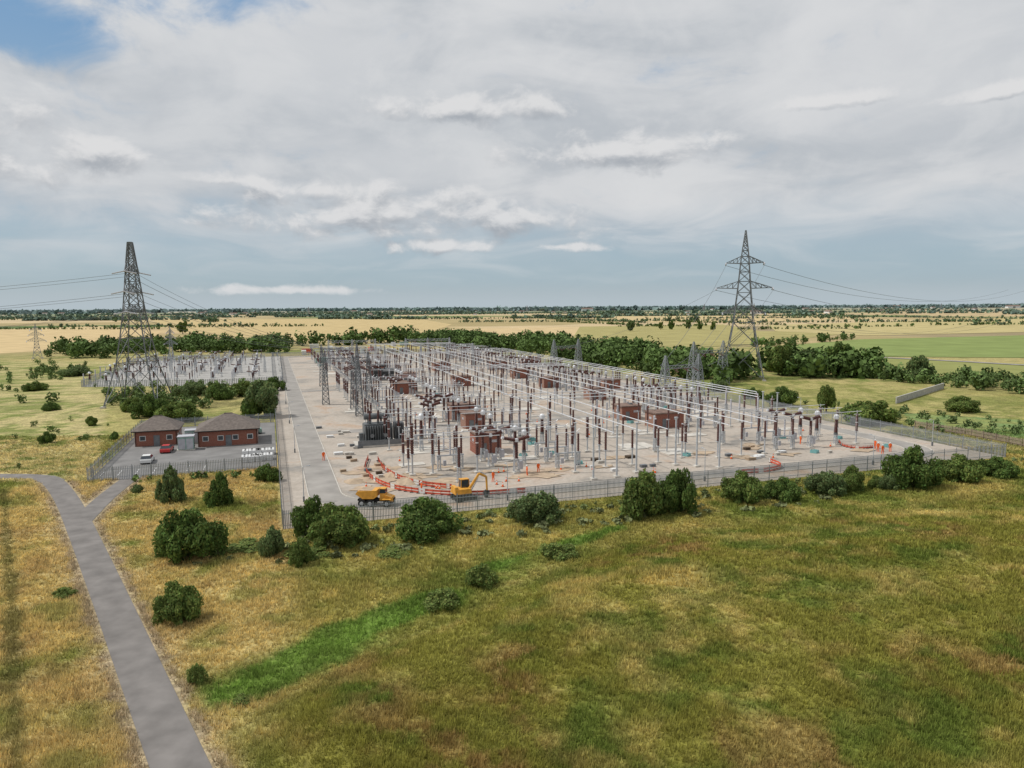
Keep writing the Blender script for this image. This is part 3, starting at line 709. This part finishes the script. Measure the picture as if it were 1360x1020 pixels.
def wires(name,pairs,sag,r=.05,n=24):
    mb=MB()
    for a,b in pairs:
        a=Vector(a);b=Vector(b);P=[a.lerp(b,i/n)-Vector((0,0,4*sag*(i/n)*(1-i/n))) for i in range(n+1)]
        for p,q in zip(P,P[1:]): mb.bar(p,q,r*2,m_steelD)
    return mb.obj(name)
def tips(base,ang,arms,side=0,dz=0):
    R=Matrix.Rotation(ang,3,'Z'); return [base+R@Vector((s*L,side,z-.5+dz)) for z,L in arms for s in(-1,1)]
tR=tips(pR,aR,armR,3.2); dirR=Vector((1.0,.95,0)).normalized()*420
wires("overhead_line",[(t,t+dirR-Vector((0,0,4))) for t in tR],11,.06)
tR2=tips(pR,aR,armR,-3.2)
gp=[G(905,536)+Vector((-4,0,10.5)),G(905,536)+Vector((4,0,10.5)),G(752,494)+Vector((0,0,10.5)),G(940,512)+Vector((0,0,11))]
wires("overhead_line",[(tR2[i],gp[i%4]+Vector((i-2,0,0))) for i in range(6)],2.5,.045)
tL=tips(pL,aL,armL,0); dl=Vector((-1,.12,0)).normalized()*330
wires("overhead_line",[(t,t+dl) for t in tL],8,.045)
wires("overhead_line",[(tL[i],G(455,512)+Vector((i*2-5,0,12.5))) for i in range(6)],3,.045)
for gi in range(2):
    s0=(35,75)[gi]
    wires("overhead_line",[(S(s0+q,225,9),S(s0+q,290,9)) for q in(-5,0,5)],1.2,.05)

# ---------------------------------------------------------------- secondary compound (left)
L2=GP([(108,514),(185,480),(372,473),(376,508),(300,512)])
sheet("compound_gravel",L2,.035,M("gravel_grey",sr(160,158,154),.95,0,.15,.3))
par=empty("switchgear_bay",(0,0,0),0)
for s in np.arange(-105,-3,7.0):
    for t in np.arange(150,330,9.0):
        p=S(s,t)
        if bool(inpoly(np.array(p.x),np.array(p.y),L2)):
            place(random.choice([EP[0],EP[2],DS,CT,CB,EP[2]]),"switchgear",p,ANG,par,scale=(1,1,.72))
for q in((205,498),(260,493),(320,495)): place(g2,"lattice_gantry",G(*q),ANG,scale=(.8,1,.7))
palisade("palisade_fence",L2+[L2[0]],2.4,.6,.25)

# ---------------------------------------------------------------- vegetation
def leafcloud(lobes,n,size,base,flat=1.0,seedv=0):
    L=np.array(lobes); w=(L[:,3]**2); w=w/w.sum(); i=rng.choice(len(L),n,p=w)
    d=rng.normal(size=(n,3)); d/=np.linalg.norm(d,axis=1)[:,None]
    r=1-.4*rng.random(n)**1.6
    r*=1+.2*(vn(d[:,0]*3+i*7,d[:,1]*3+d[:,2]*3,.6,3)-.5)*2
    c=L[i,:3]+d*(L[i,3]*r)[:,None]*np.array([1,1,flat])
    out=d+rng.normal(size=(n,3))*.65; out/=np.linalg.norm(out,axis=1)[:,None]
    ref=rng.normal(size=(n,3)); a=np.cross(out,ref); a/=np.linalg.norm(a,axis=1)[:,None]; b=np.cross(out,a)
    sz=size*(.5+.9*rng.random(n))[:,None]
    V=np.stack([c-a*sz,c-b*sz*.6,c+a*sz,c+b*sz*.6],1)
    k=c[:,2]>.015*1
    V=V[k];i=i[k]; m=len(V)
    lobv=.75+.5*rng.random(len(L))
    col=np.array(base)[None]*(lobv[i]*(.6+.8*rng.random(m)))[:,None]; col[:,0]*=(.85+.4*rng.random(m))
    return V.reshape(-1,3),np.repeat(col,4,0)
def trunkq(segs,n=7):
    Vs=[];Fs=[]
    for p,q,r1,r2 in segs:
        p=np.array(p,float);q=np.array(q,float);d=q-p;d/=np.linalg.norm(d);a=np.cross(d,[.3,.9,.1]);a/=np.linalg.norm(a);b=np.cross(d,a);o=sum(len(v) for v in Vs)
        t=np.arange(n)*6.283/n
        ring=lambda c,r:c+np.outer(np.cos(t),a)*r+np.outer(np.sin(t),b)*r
        Vs.append(np.vstack([ring(p,r1),ring(q,r2)])); Fs+= [[o+i,o+(i+1)%n,o+n+(i+1)%n,o+n+i] for i in range(n)]
    return np.vstack(Vs),np.array(Fs)
def bush_mesh(kind,n,size,base,sd):
    r=random.Random(sd); lobes=[];segs=[]
    if kind=='bush':
        lobes.append((0,0,.42,.46))
        for i in range(20):
            a=r.random()*6.28;q=r.uniform(.35,.8);z=r.uniform(.10,.70)*(1.15-q*.55); rr=r.uniform(.12,.34); lobes.append((math.cos(a)*q,math.sin(a)*q,z,rr))
        for i in range(12): a=r.random()*6.28; q=r.uniform(0,.5); lobes.append((math.cos(a)*q,math.sin(a)*q,r.uniform(.62,.92)-q*.2,r.uniform(.08,.22)))
        for i in range(6): a=i+r.random(); segs.append(((0,0,0),(math.cos(a)*.3,math.sin(a)*.3,.45),.04,.015))
    elif kind=='tree':
        segs.append(((0,0,0),(.02,0,.4),.06,.045))
        for i in range(7):
            a=i*.9+r.random();q=r.uniform(.25,.5);z=r.uniform(.5,.85); segs.append(((.02,0,.25+.03*i),(math.cos(a)*q,math.sin(a)*q,z),.03,.01))
        for i in range(22):
            a=r.random()*6.28;z=r.uniform(.25,.88);q=r.uniform(.1,.62)*math.sqrt(max(.1,1-(abs(z-.5)/.55)**2)); lobes.append((math.cos(a)*q,math.sin(a)*q,z,r.uniform(.13,.27)))
    else:
        segs.append(((0,0,0),(0,0,.9),.05,.01))
        for i in range(30):
            z=.08+.85*(i/30); q=(1-z)*.95*r.uniform(.4,1); a=i*2.4; lobes.append((math.cos(a)*q,math.sin(a)*q,z,.08+.15*(1-z))); segs.append(((0,0,z),(math.cos(a)*q,math.sin(a)*q,z+.03),.015,.005))
        lobes.append((0,0,.92,.08))
    V,c=leafcloud(lobes,n,size,base); TV,TF=trunkq(segs); nq=len(V)//4
    F=np.vstack([np.arange(len(V)).reshape(-1,4),TF+len(V)]); mi=[0]*nq+[1]*len(TF)
    return npmesh(kind,np.vstack([V,TV]),F,[m_leaf,m_bark],mi,np.vstack([c,np.tile([.09,.065,.045],(len(TV),1))]))
gd=(.105,.168,.042); gm=(.14,.20,.052); gl=(.17,.23,.065); gy=(.13,.185,.07)
BU=[bush_mesh('bush',13000,.042,c,i) for i,c in enumerate((gd,gm,gd,gy,gm))]
BL=[bush_mesh('bush',6000,.055,gl,20)]
TR=[bush_mesh('tree',8000,.05,c,i+5) for i,c in enumerate((gd,gm,gy))]
CN=[bush_mesh('cone',8000,.045,c,i+9) for i,c in enumerate((gd,gy))]
def veg(name,mesh,px,py,w,h):
    p=G(px,py); D=p.y; R=w/2*D/FPX*1.14; H=h*D/FPX*1.0
    p=p+Vector((0,R*.6,0)); p.z=float(hfun(np.array(p.x),np.array(p.y)))-.05
    place(mesh,name,p,random.random()*6.28,scale=(R,R,H))
i=0
for px,py,w,h in((235,752,88,70),(229,833,66,56),(352,642,33,25),(359,740,36,40),(398,753,42,36),(412,714,52,50),(447,730,82,58),(560,719,94,52),(715,700,70,44),(862,693,76,62),(905,684,52,58),(993,671,58,42),(1044,667,46,32),(1105,661,52,34),(1135,654,38,34),(1225,652,68,54),(1288,643,60,36),(1332,636,50,28),(1185,653,30,22),(1166,650,22,18),
    (1043,541,42,26),(1165,567,74,34),(1003,531,26,16),(960,521,26,16),(1285,548,52,20),(190,556,44,30),(226,562,60,28),(285,532,34,22),(250,527,44,18),(320,528,44,20),(360,520,30,18),(170,548,30,20),(62,546,22,12),(95,500,40,14),(40,520,30,12),(58,590,20,16),(118,566,16,14),(150,585,14,12),(180,655,14,12)):
    veg("bush",BU[i%5],px,py,w,h); i+=1
for px,py,w,h in((638,783,42,32),(585,812,56,22),(742,744,52,18),(258,912,26,30),(318,938,30,10),(80,795,30,12),(400,745,60,10),(320,735,60,9),(520,742,50,8)):
    veg("bush",BL[0],px,py,w,h)
for px,py,w,h in((221,669,46,50),(288,675,46,48)): veg("young_tree",CN[i%2],px,py,w,h); i+=1
for px,py,w,h in((345,556,64,48),(328,556,40,36),(1102,550,32,36),(1230,508,40,34),(1120,500,50,42),(1040,500,50,40),(1075,500,40,34),(1140,502,30,34),(240,444,18,16),(838,440,14,14),(893,438,10,12),(878,438,9,10),(915,437,10,12),(930,438,9,11),(948,440,9,12)):
    veg("tree",TR[i%3],px,py,w,h); i+=1
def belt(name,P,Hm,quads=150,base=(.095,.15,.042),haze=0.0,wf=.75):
    n=len(P); P=np.array(P); H=Hm*(.5+.9*rng.random(n)); R=H*wf*(.6+.5*rng.random(n))
    nl=7
    la=rng.random((n,nl))*6.28; lq=rng.random((n,nl))*.6; lz=.25+.5*rng.random((n,nl)); lr=.26+.2*rng.random((n,nl))
    li=rng.integers(0,nl,(n,quads)); ti=np.arange(n)[:,None]
    d=rng.normal(size=(n,quads,3)); d/=np.linalg.norm(d,axis=2)[...,None]
    q=1-.3*rng.random((n,quads))
    cx=P[:,0][:,None]+R[:,None]*(np.cos(la[ti,li])*lq[ti,li]+d[...,0]*lr[ti,li]*q*1.3)
    cy=P[:,1][:,None]+R[:,None]*(np.sin(la[ti,li])*lq[ti,li]+d[...,1]*lr[ti,li]*q*1.3)
    cz=H[:,None]*np.clip(lz[ti,li]+d[...,2]*lr[ti,li]*q,.02,1.05)
    c=np.stack([cx,cy,cz],-1); out=d+rng.normal(size=d.shape)*.5; out/=np.linalg.norm(out,axis=2)[...,None]
    a=np.cross(out,rng.normal(size=d.shape)); a/=np.linalg.norm(a,axis=2)[...,None]; b=np.cross(out,a)
    sz=(R[:,None]*2.0/math.sqrt(quads)*(.6+.7*rng.random((n,quads))))[...,None]
    V=np.stack([c-a*sz,c-b*sz*.7,c+a*sz,c+b*sz*.7],2).reshape(-1,3)
    tint=(.65+.7*rng.random((n,1,1)))*(.75+.5*rng.random((n,quads,1)))
    col=np.array(base)*tint; col=col*(1-haze)+np.array([.20,.27,.30])*haze  # air haze baked into the leaf colour of far belts
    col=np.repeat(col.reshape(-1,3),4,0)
    return place(npmesh(name,V,np.arange(len(V)).reshape(-1,4),[m_leaff],None,col),name)
def fillpoly(pxp,n):
    W=GP(pxp); xs_=[p.x for p in W];ys_=[p.y for p in W]; out=[]
    while len(out)<n:
        x=rng.uniform(min(xs_),max(xs_),400);y=rng.uniform(min(ys_),max(ys_),400);k=inpoly(x,y,W); out+=list(zip(x[k],y[k]))
    return out[:n]
def line(pxl,sp,jit=3,cont=1.0):
    W=GP(pxl);out=[]
    for p,q in zip(W,W[1:]):
        L=(q-p).length
        for k in range(max(1,int(L/sp))):
            if random.random()<cont:
                c=p.lerp(q,k*sp/L); out.append((c.x+random.gauss(0,jit),c.y+random.gauss(0,jit)))
    return out
belt("tree_belt",fillpoly([(60,474),(130,478),(200,471),(380,469),(384,458),(200,458),(80,466)],230),7,150)
belt("tree_belt",fillpoly([(545,458),(600,464),(690,470),(765,483),(850,500),(960,512),(1000,500),(930,486),(820,470),(720,460),(600,453)],380),8,190)
belt("tree_belt",fillpoly([(1005,498),(1060,502),(1160,503),(1150,492),(1020,486)],50),8,190)
belt("scrub",fillpoly([(1140,502),(1240,514),(1360,524),(1420,526),(1420,514),(1250,503)],80),4,140,(.105,.16,.05))
belt("tree_belt",line([(385,459),(470,458),(560,452)],4,5),10,120)
belt("hedgerow",line([(1000,462),(1070,455),(1130,450)],5,4),5,80)
belt("scrub",fillpoly([(150,540),(232,556),(300,534),(375,530),(375,514),(250,512),(130,524)],110),2.6,130,(.12,.175,.055))
belt("scrub",fillpoly([(0,480),(150,484),(130,530),(60,545),(0,560)],30),2.4,110,(.12,.175,.055))
belt("scrub",fillpoly([(60,490),(110,492),(90,505),(20,505)],30),2.4,110,(.12,.175,.055))
belt("scrub",fillpoly([(0,555),(150,560),(110,628),(0,625)],12),1.1,90,(.13,.18,.055))
belt("scrub",fillpoly([(1060,535),(1360,560),(1360,600),(1200,570)],50),1.5,90,(.12,.17,.06))
belt("hedgerow",[ (p[0],p[1]) for p in line([(180,640),(372,632)],1.2,.3)],.9,40,(.13,.19,.055))
belt("scrub",[(S(s,-3-random.random()*2).x,S(s,-3-random.random()*2).y) for s in np.arange(2,WID,1.1) if random.random()<.65],.9,60,(.16,.20,.075))
und=[]
while len(und)<130:
    p=S(random.uniform(-10,75),-random.uniform(3,13))
    if float(dpath(np.array(p.x),np.array(p.y)))>7: und.append((p.x,p.y))
belt("undergrowth",und,.5,50,(.17,.19,.085),wf=1.7)
near=[];mid=[];far=[]
R2=random.Random(11)
for k in range(24):
    px=R2.uniform(-60,1420); py=R2.uniform(416,438); D=G(px,py); L=R2.uniform(120,520); a=R2.choice([.0,.05,-.08,.1,1.9])+R2.gauss(0,.05); sp=3.5
    for j in range(int(L/sp)):
        if R2.random()<.9: (near if D.y<1000 else mid).append((D.x+math.cos(a)*j*sp+R2.gauss(0,1),D.y+math.sin(a)*j*sp+R2.gauss(0,1)))
near=[p for p in near if not(abs((p[0]-O.x)*uu.x+(p[1]-O.y)*uu.y-60)<75 and p[1]<460)]
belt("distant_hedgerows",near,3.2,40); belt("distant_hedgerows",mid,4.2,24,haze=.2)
cl=[]
for k in range(11):
    D=G(R2.uniform(-60,1420),R2.uniform(416,432))
    for j in range(R2.randrange(6,18)): cl.append((D.x+R2.gauss(0,28),D.y+R2.gauss(0,8)))
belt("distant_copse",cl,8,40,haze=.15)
for k in range(110):
    D=10**R2.uniform(3.2,4.15); x=R2.uniform(-.85,.85)*D; L=R2.uniform(150,900)*D/3000
    for j in range(int(L/(D*.004))+1): far.append((x+j*D*.004,D+R2.gauss(0,D*.003)))
far=np.array(far)
f1=far[far[:,1]<4000];f2=far[far[:,1]>=4000]
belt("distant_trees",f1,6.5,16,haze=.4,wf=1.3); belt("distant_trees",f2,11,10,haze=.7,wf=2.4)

def field(name,pxp,c,z,sc_=.05):
    sheet(name,GP(pxp),z,M(name,sr(*c),.95,0,.14,sc_,.1))
field("wheat_field",[(-80,440),(130,433),(215,441),(190,453),(60,466),(-80,474)],(192,170,128),.06)
field("wheat_field",[(200,424),(560,424),(600,431),(560,445),(380,452),(240,442)],(184,164,120),.09)
field("wheat_field",[(590,437),(770,434),(830,441),(720,450),(620,447)],(192,170,130),.12)
field("stubble_field",[(770,434),(960,431),(1010,440),(1140,441),(1000,458),(900,462),(760,450)],(156,148,98),.15)
field("grass_field",[(1010,462),(1140,451),(1420,444),(1420,476),(1180,474),(1040,478)],(126,139,82),.18)
field("wheat_field",[(1020,432),(1420,420),(1420,440),(1150,446),(1030,440)],(176,163,116),.21)
field("wheat_field",[(800,420),(1100,419),(1180,423),(1000,428),(820,429)],(188,168,126),.24)
field("grass_field",[(960,478),(1180,476),(1420,486),(1420,505),(1250,498),(1000,488)],(136,139,84),.10)
ribbon("country_road",GP([(1140,474),(1250,479),(1420,489)]),5,.3,m_asph2)
def wall(name,pts,h,th,mat):
    mb=MB()
    for p,q in zip(pts,pts[1:]):
        d=q-p; mb.box((p+q)/2+Vector((0,0,h/2)),(d.length,th,h),mat,Matrix.Rotation(math.atan2(d.y,d.x),3,'Z')); mb.box((p+q)/2+Vector((0,0,h+.05)),(d.length,th+.1,.1),mat,Matrix.Rotation(math.atan2(d.y,d.x),3,'Z'))
    return mb.obj(name)
wall("concrete_wall",GP([(1190,536),(1253,516)]),1.7,.3,M("wall_concrete",(.40,.39,.36),.9))
palisade("timber_fence",GP([(1215,568),(1290,580),(1380,598)]),1.6,.3,.22,M("timber",(.28,.22,.17),.9))
def farm():
    mb=MB(); mb.box((0,0,2.5),(20,10,5),m_white); mb.add([(-10.5,-5.5,5),(10.5,-5.5,5),(10.5,5.5,5),(-10.5,5.5,5),(-10.5,0,8),(10.5,0,8)],[(0,1,5,4),(2,3,4,5),(1,2,5),(3,0,4)],m_flat); mb.box((0,-5.03,2),(4,.1,4),m_steelD); return mb.mesh("farm_building")
fm=farm()
for k in range(60):
    px=R2.uniform(0,1360);py=R2.uniform(410,419); 
    if px>900: py-=5*(px-900)/460
    q=R2.uniform(.7,1.6); place(fm,"farm_building",G(px,py),R2.random()*3,scale=(q,q,q*.9))
for px,py,w in((1188,408,5),(1345,409,4),(780,413,3)): place(fm,"warehouse",G(px,py),.1,scale=(w,w*.6,2.2))

# ---------------------------------------------------------------- world
wd=bpy.data.worlds.new("World"); sc.world=wd; wd.use_nodes=True; nt=wd.node_tree; L=nt.links.new
bg=nt.nodes['Background']; bg.inputs['Strength'].default_value=.1
SE=math.radians(54); SD=Vector((-.80,.02,0)).normalized()
def mth(op,*a,cl=False):
    n=nt.nodes.new('ShaderNodeMath'); n.operation=op; n.use_clamp=cl
    for i,v in enumerate(a):
        if hasattr(v,'links'): L(v,n.inputs[i])
        else: n.inputs[i].default_value=v
    return n.outputs[0]
def vm(op,a,b=None,out=0):
    n=nt.nodes.new('ShaderNodeVectorMath'); n.operation=op
    for i,v in enumerate((a,b)):
        if v is None: continue
        if hasattr(v,'links'): L(v,n.inputs[i])
        else: n.inputs[i].default_value=v
    return n.outputs['Value'] if out else n.outputs[0]
def comb(x,y_,z_=0.0):
    n=nt.nodes.new('ShaderNodeCombineXYZ')
    for i,v in enumerate((x,y_,z_)):
        if hasattr(v,'links'): L(v,n.inputs[i])
        else: n.inputs[i].default_value=v
    return n.outputs[0]
def nz(vec,s,d=8,r=.55,dist=0):
    n=nt.nodes.new('ShaderNodeTexNoise'); n.noise_dimensions='2D'; n.inputs['Scale'].default_value=s;n.inputs['Detail'].default_value=d;n.inputs['Roughness'].default_value=r;n.inputs['Distortion'].default_value=dist; L(vec,n.inputs['Vector']); return n.outputs['Fac']
def sms(v,a,b,c=0.0,d=1.0):
    n=nt.nodes.new('ShaderNodeMapRange'); n.interpolation_type='SMOOTHSTEP'; L(v,n.inputs['Value'])
    for k,q in zip(('From Min','From Max','To Min','To Max'),(a,b,c,d)): n.inputs[k].default_value=q
    return n.outputs[0]
def mix(f,a,b):
    n=nt.nodes.new('ShaderNodeMix'); n.data_type='RGBA'
    if hasattr(f,'links'): L(f,n.inputs[0])
    else: n.inputs[0].default_value=f
    for k,v in((6,a),(7,b)):
        if hasattr(v,'links'): L(v,n.inputs[k])
        else: n.inputs[k].default_value=(*v,1)
    return n.outputs[2]
tc=nt.nodes.new('ShaderNodeTexCoord').outputs['Generated']; sp=nt.nodes.new('ShaderNodeSeparateXYZ'); L(tc,sp.inputs[0]); X_,Y_,Z_=sp.outputs
zc=mth('MAXIMUM',Z_,0.0); az=mth('ARCTAN2',X_,Y_); el=mth('ARCSINE',zc)
sky=nt.nodes.new('ShaderNodeTexSky'); sky.sky_type='NISHITA'; sky.sun_disc=False; sky.sun_elevation=SE; sky.sun_rotation=math.atan2(SD.x,SD.y); sky.air_density=1.0; sky.dust_density=1.5
grad=mix(sms(el,0.0,.5),(3.7,4.9,5.7),(1.2,3.0,5.6))
grad=mix(sms(el,0.0,.04),(4.5,5.3,5.8),grad)
base=mix(.8,sky.outputs[0],grad)
zz=mth('ADD',zc,.16); P=comb(mth('DIVIDE',X_,zz),mth('DIVIDE',Y_,zz))
A=nz(P,.8,7,.52,.3); A2=nz(vm('ADD',P,(7.3,2.1,0)),1.6,6,.52,.5); A3=nz(vm('ADD',P,(3.3,9.1,0)),.45,4,.5,.3)
def gau(vec,px,py,rx,ry):
    c=((px-680)/FPX,(407-py)/FPX*.97,0); d=vm('LENGTH',vm('MULTIPLY',vm('SUBTRACT',vec,c),(FPX/rx,FPX/ry,0)),None,1); return mth('SUBTRACT',1.0,d)
V0=comb(az,el)
hole=mth('MAXIMUM',sms(gau(V0,260,15,330,75),-.2,.6),sms(gau(V0,50,85,230,75),-.1,.7))
A5=nz(vm('MULTIPLY',V0,(1,1.8,1)),7,6,.6,.3)
cov=mth('ADD',mth('MULTIPLY',A,.45),mth('MULTIPLY',A5,.55)); cov=mth('ADD',cov,mth('MULTIPLY',hole,-.23)); cov=mth('ADD',cov,sms(az,-.6,.0,.15,.22))
mhi=mth('MULTIPLY',sms(cov,.37,.60),sms(mth('ADD',el,mth('MULTIPLY',mth('SUBTRACT',A2,.5),.10)),.03,.16,.08,.98))
chi=mix(sms(A2,.32,.68),(4.9,5.2,5.55),(6.6,6.7,6.85)); chi=mix(sms(A3,.35,.65,0,.45),chi,(5.1,5.4,5.75)); chi=mix(sms(A5,.36,.68,.0,.45),chi,(7.2,7.25,7.3))
out=mix(mhi,base,chi)
CL=[(540,286,220,34),(430,258,140,18),(700,292,130,24),(590,325,90,12),(45,222,130,52),(190,228,70,28),(810,208,140,26),(1235,178,100,9),(740,328,60,7),(620,150,140,20),(1080,165,90,10),(340,250,80,12),(420,385,120,7)]
def dens(vec):
    f=None
    for c in CL:
        g=gau(vec,*c); f=g if f is None else mth('MAXIMUM',f,g)
    n=nz(vm('MULTIPLY',vec,(1,1.7,1)),13,7,.6,.2); return mth('ADD',f,mth('MULTIPLY',mth('SUBTRACT',n,.5),2.8))
d0=dens(V0); d1=dens(vm('ADD',V0,(-.003,.014,0)))
mk=mth('MULTIPLY',sms(d0,-.1,.75),.88); lit=sms(mth('SUBTRACT',d0,d1),-.7,.65)
cc=mix(lit,(3.6,3.9,4.3),(7.3,7.3,7.35)); out=mix(mk,out,cc)
out=mix(sms(el,0.0,.03,.7,0.0),out,(4.6,5.35,5.85))
L(out,bg.inputs['Color'])
sun=bpy.data.lights.new("sun",'SUN'); sun.energy=3.1; sun.angle=math.radians(2.0); sun.color=(1,.965,.91); so=bpy.data.objects.new("sun",sun); sc.collection.objects.link(so)
dirv=Vector((SD.x*math.cos(SE),SD.y*math.cos(SE),math.sin(SE))); so.rotation_euler=dirv.to_track_quat('Z','Y').to_euler(); so.location=(0,0,200)
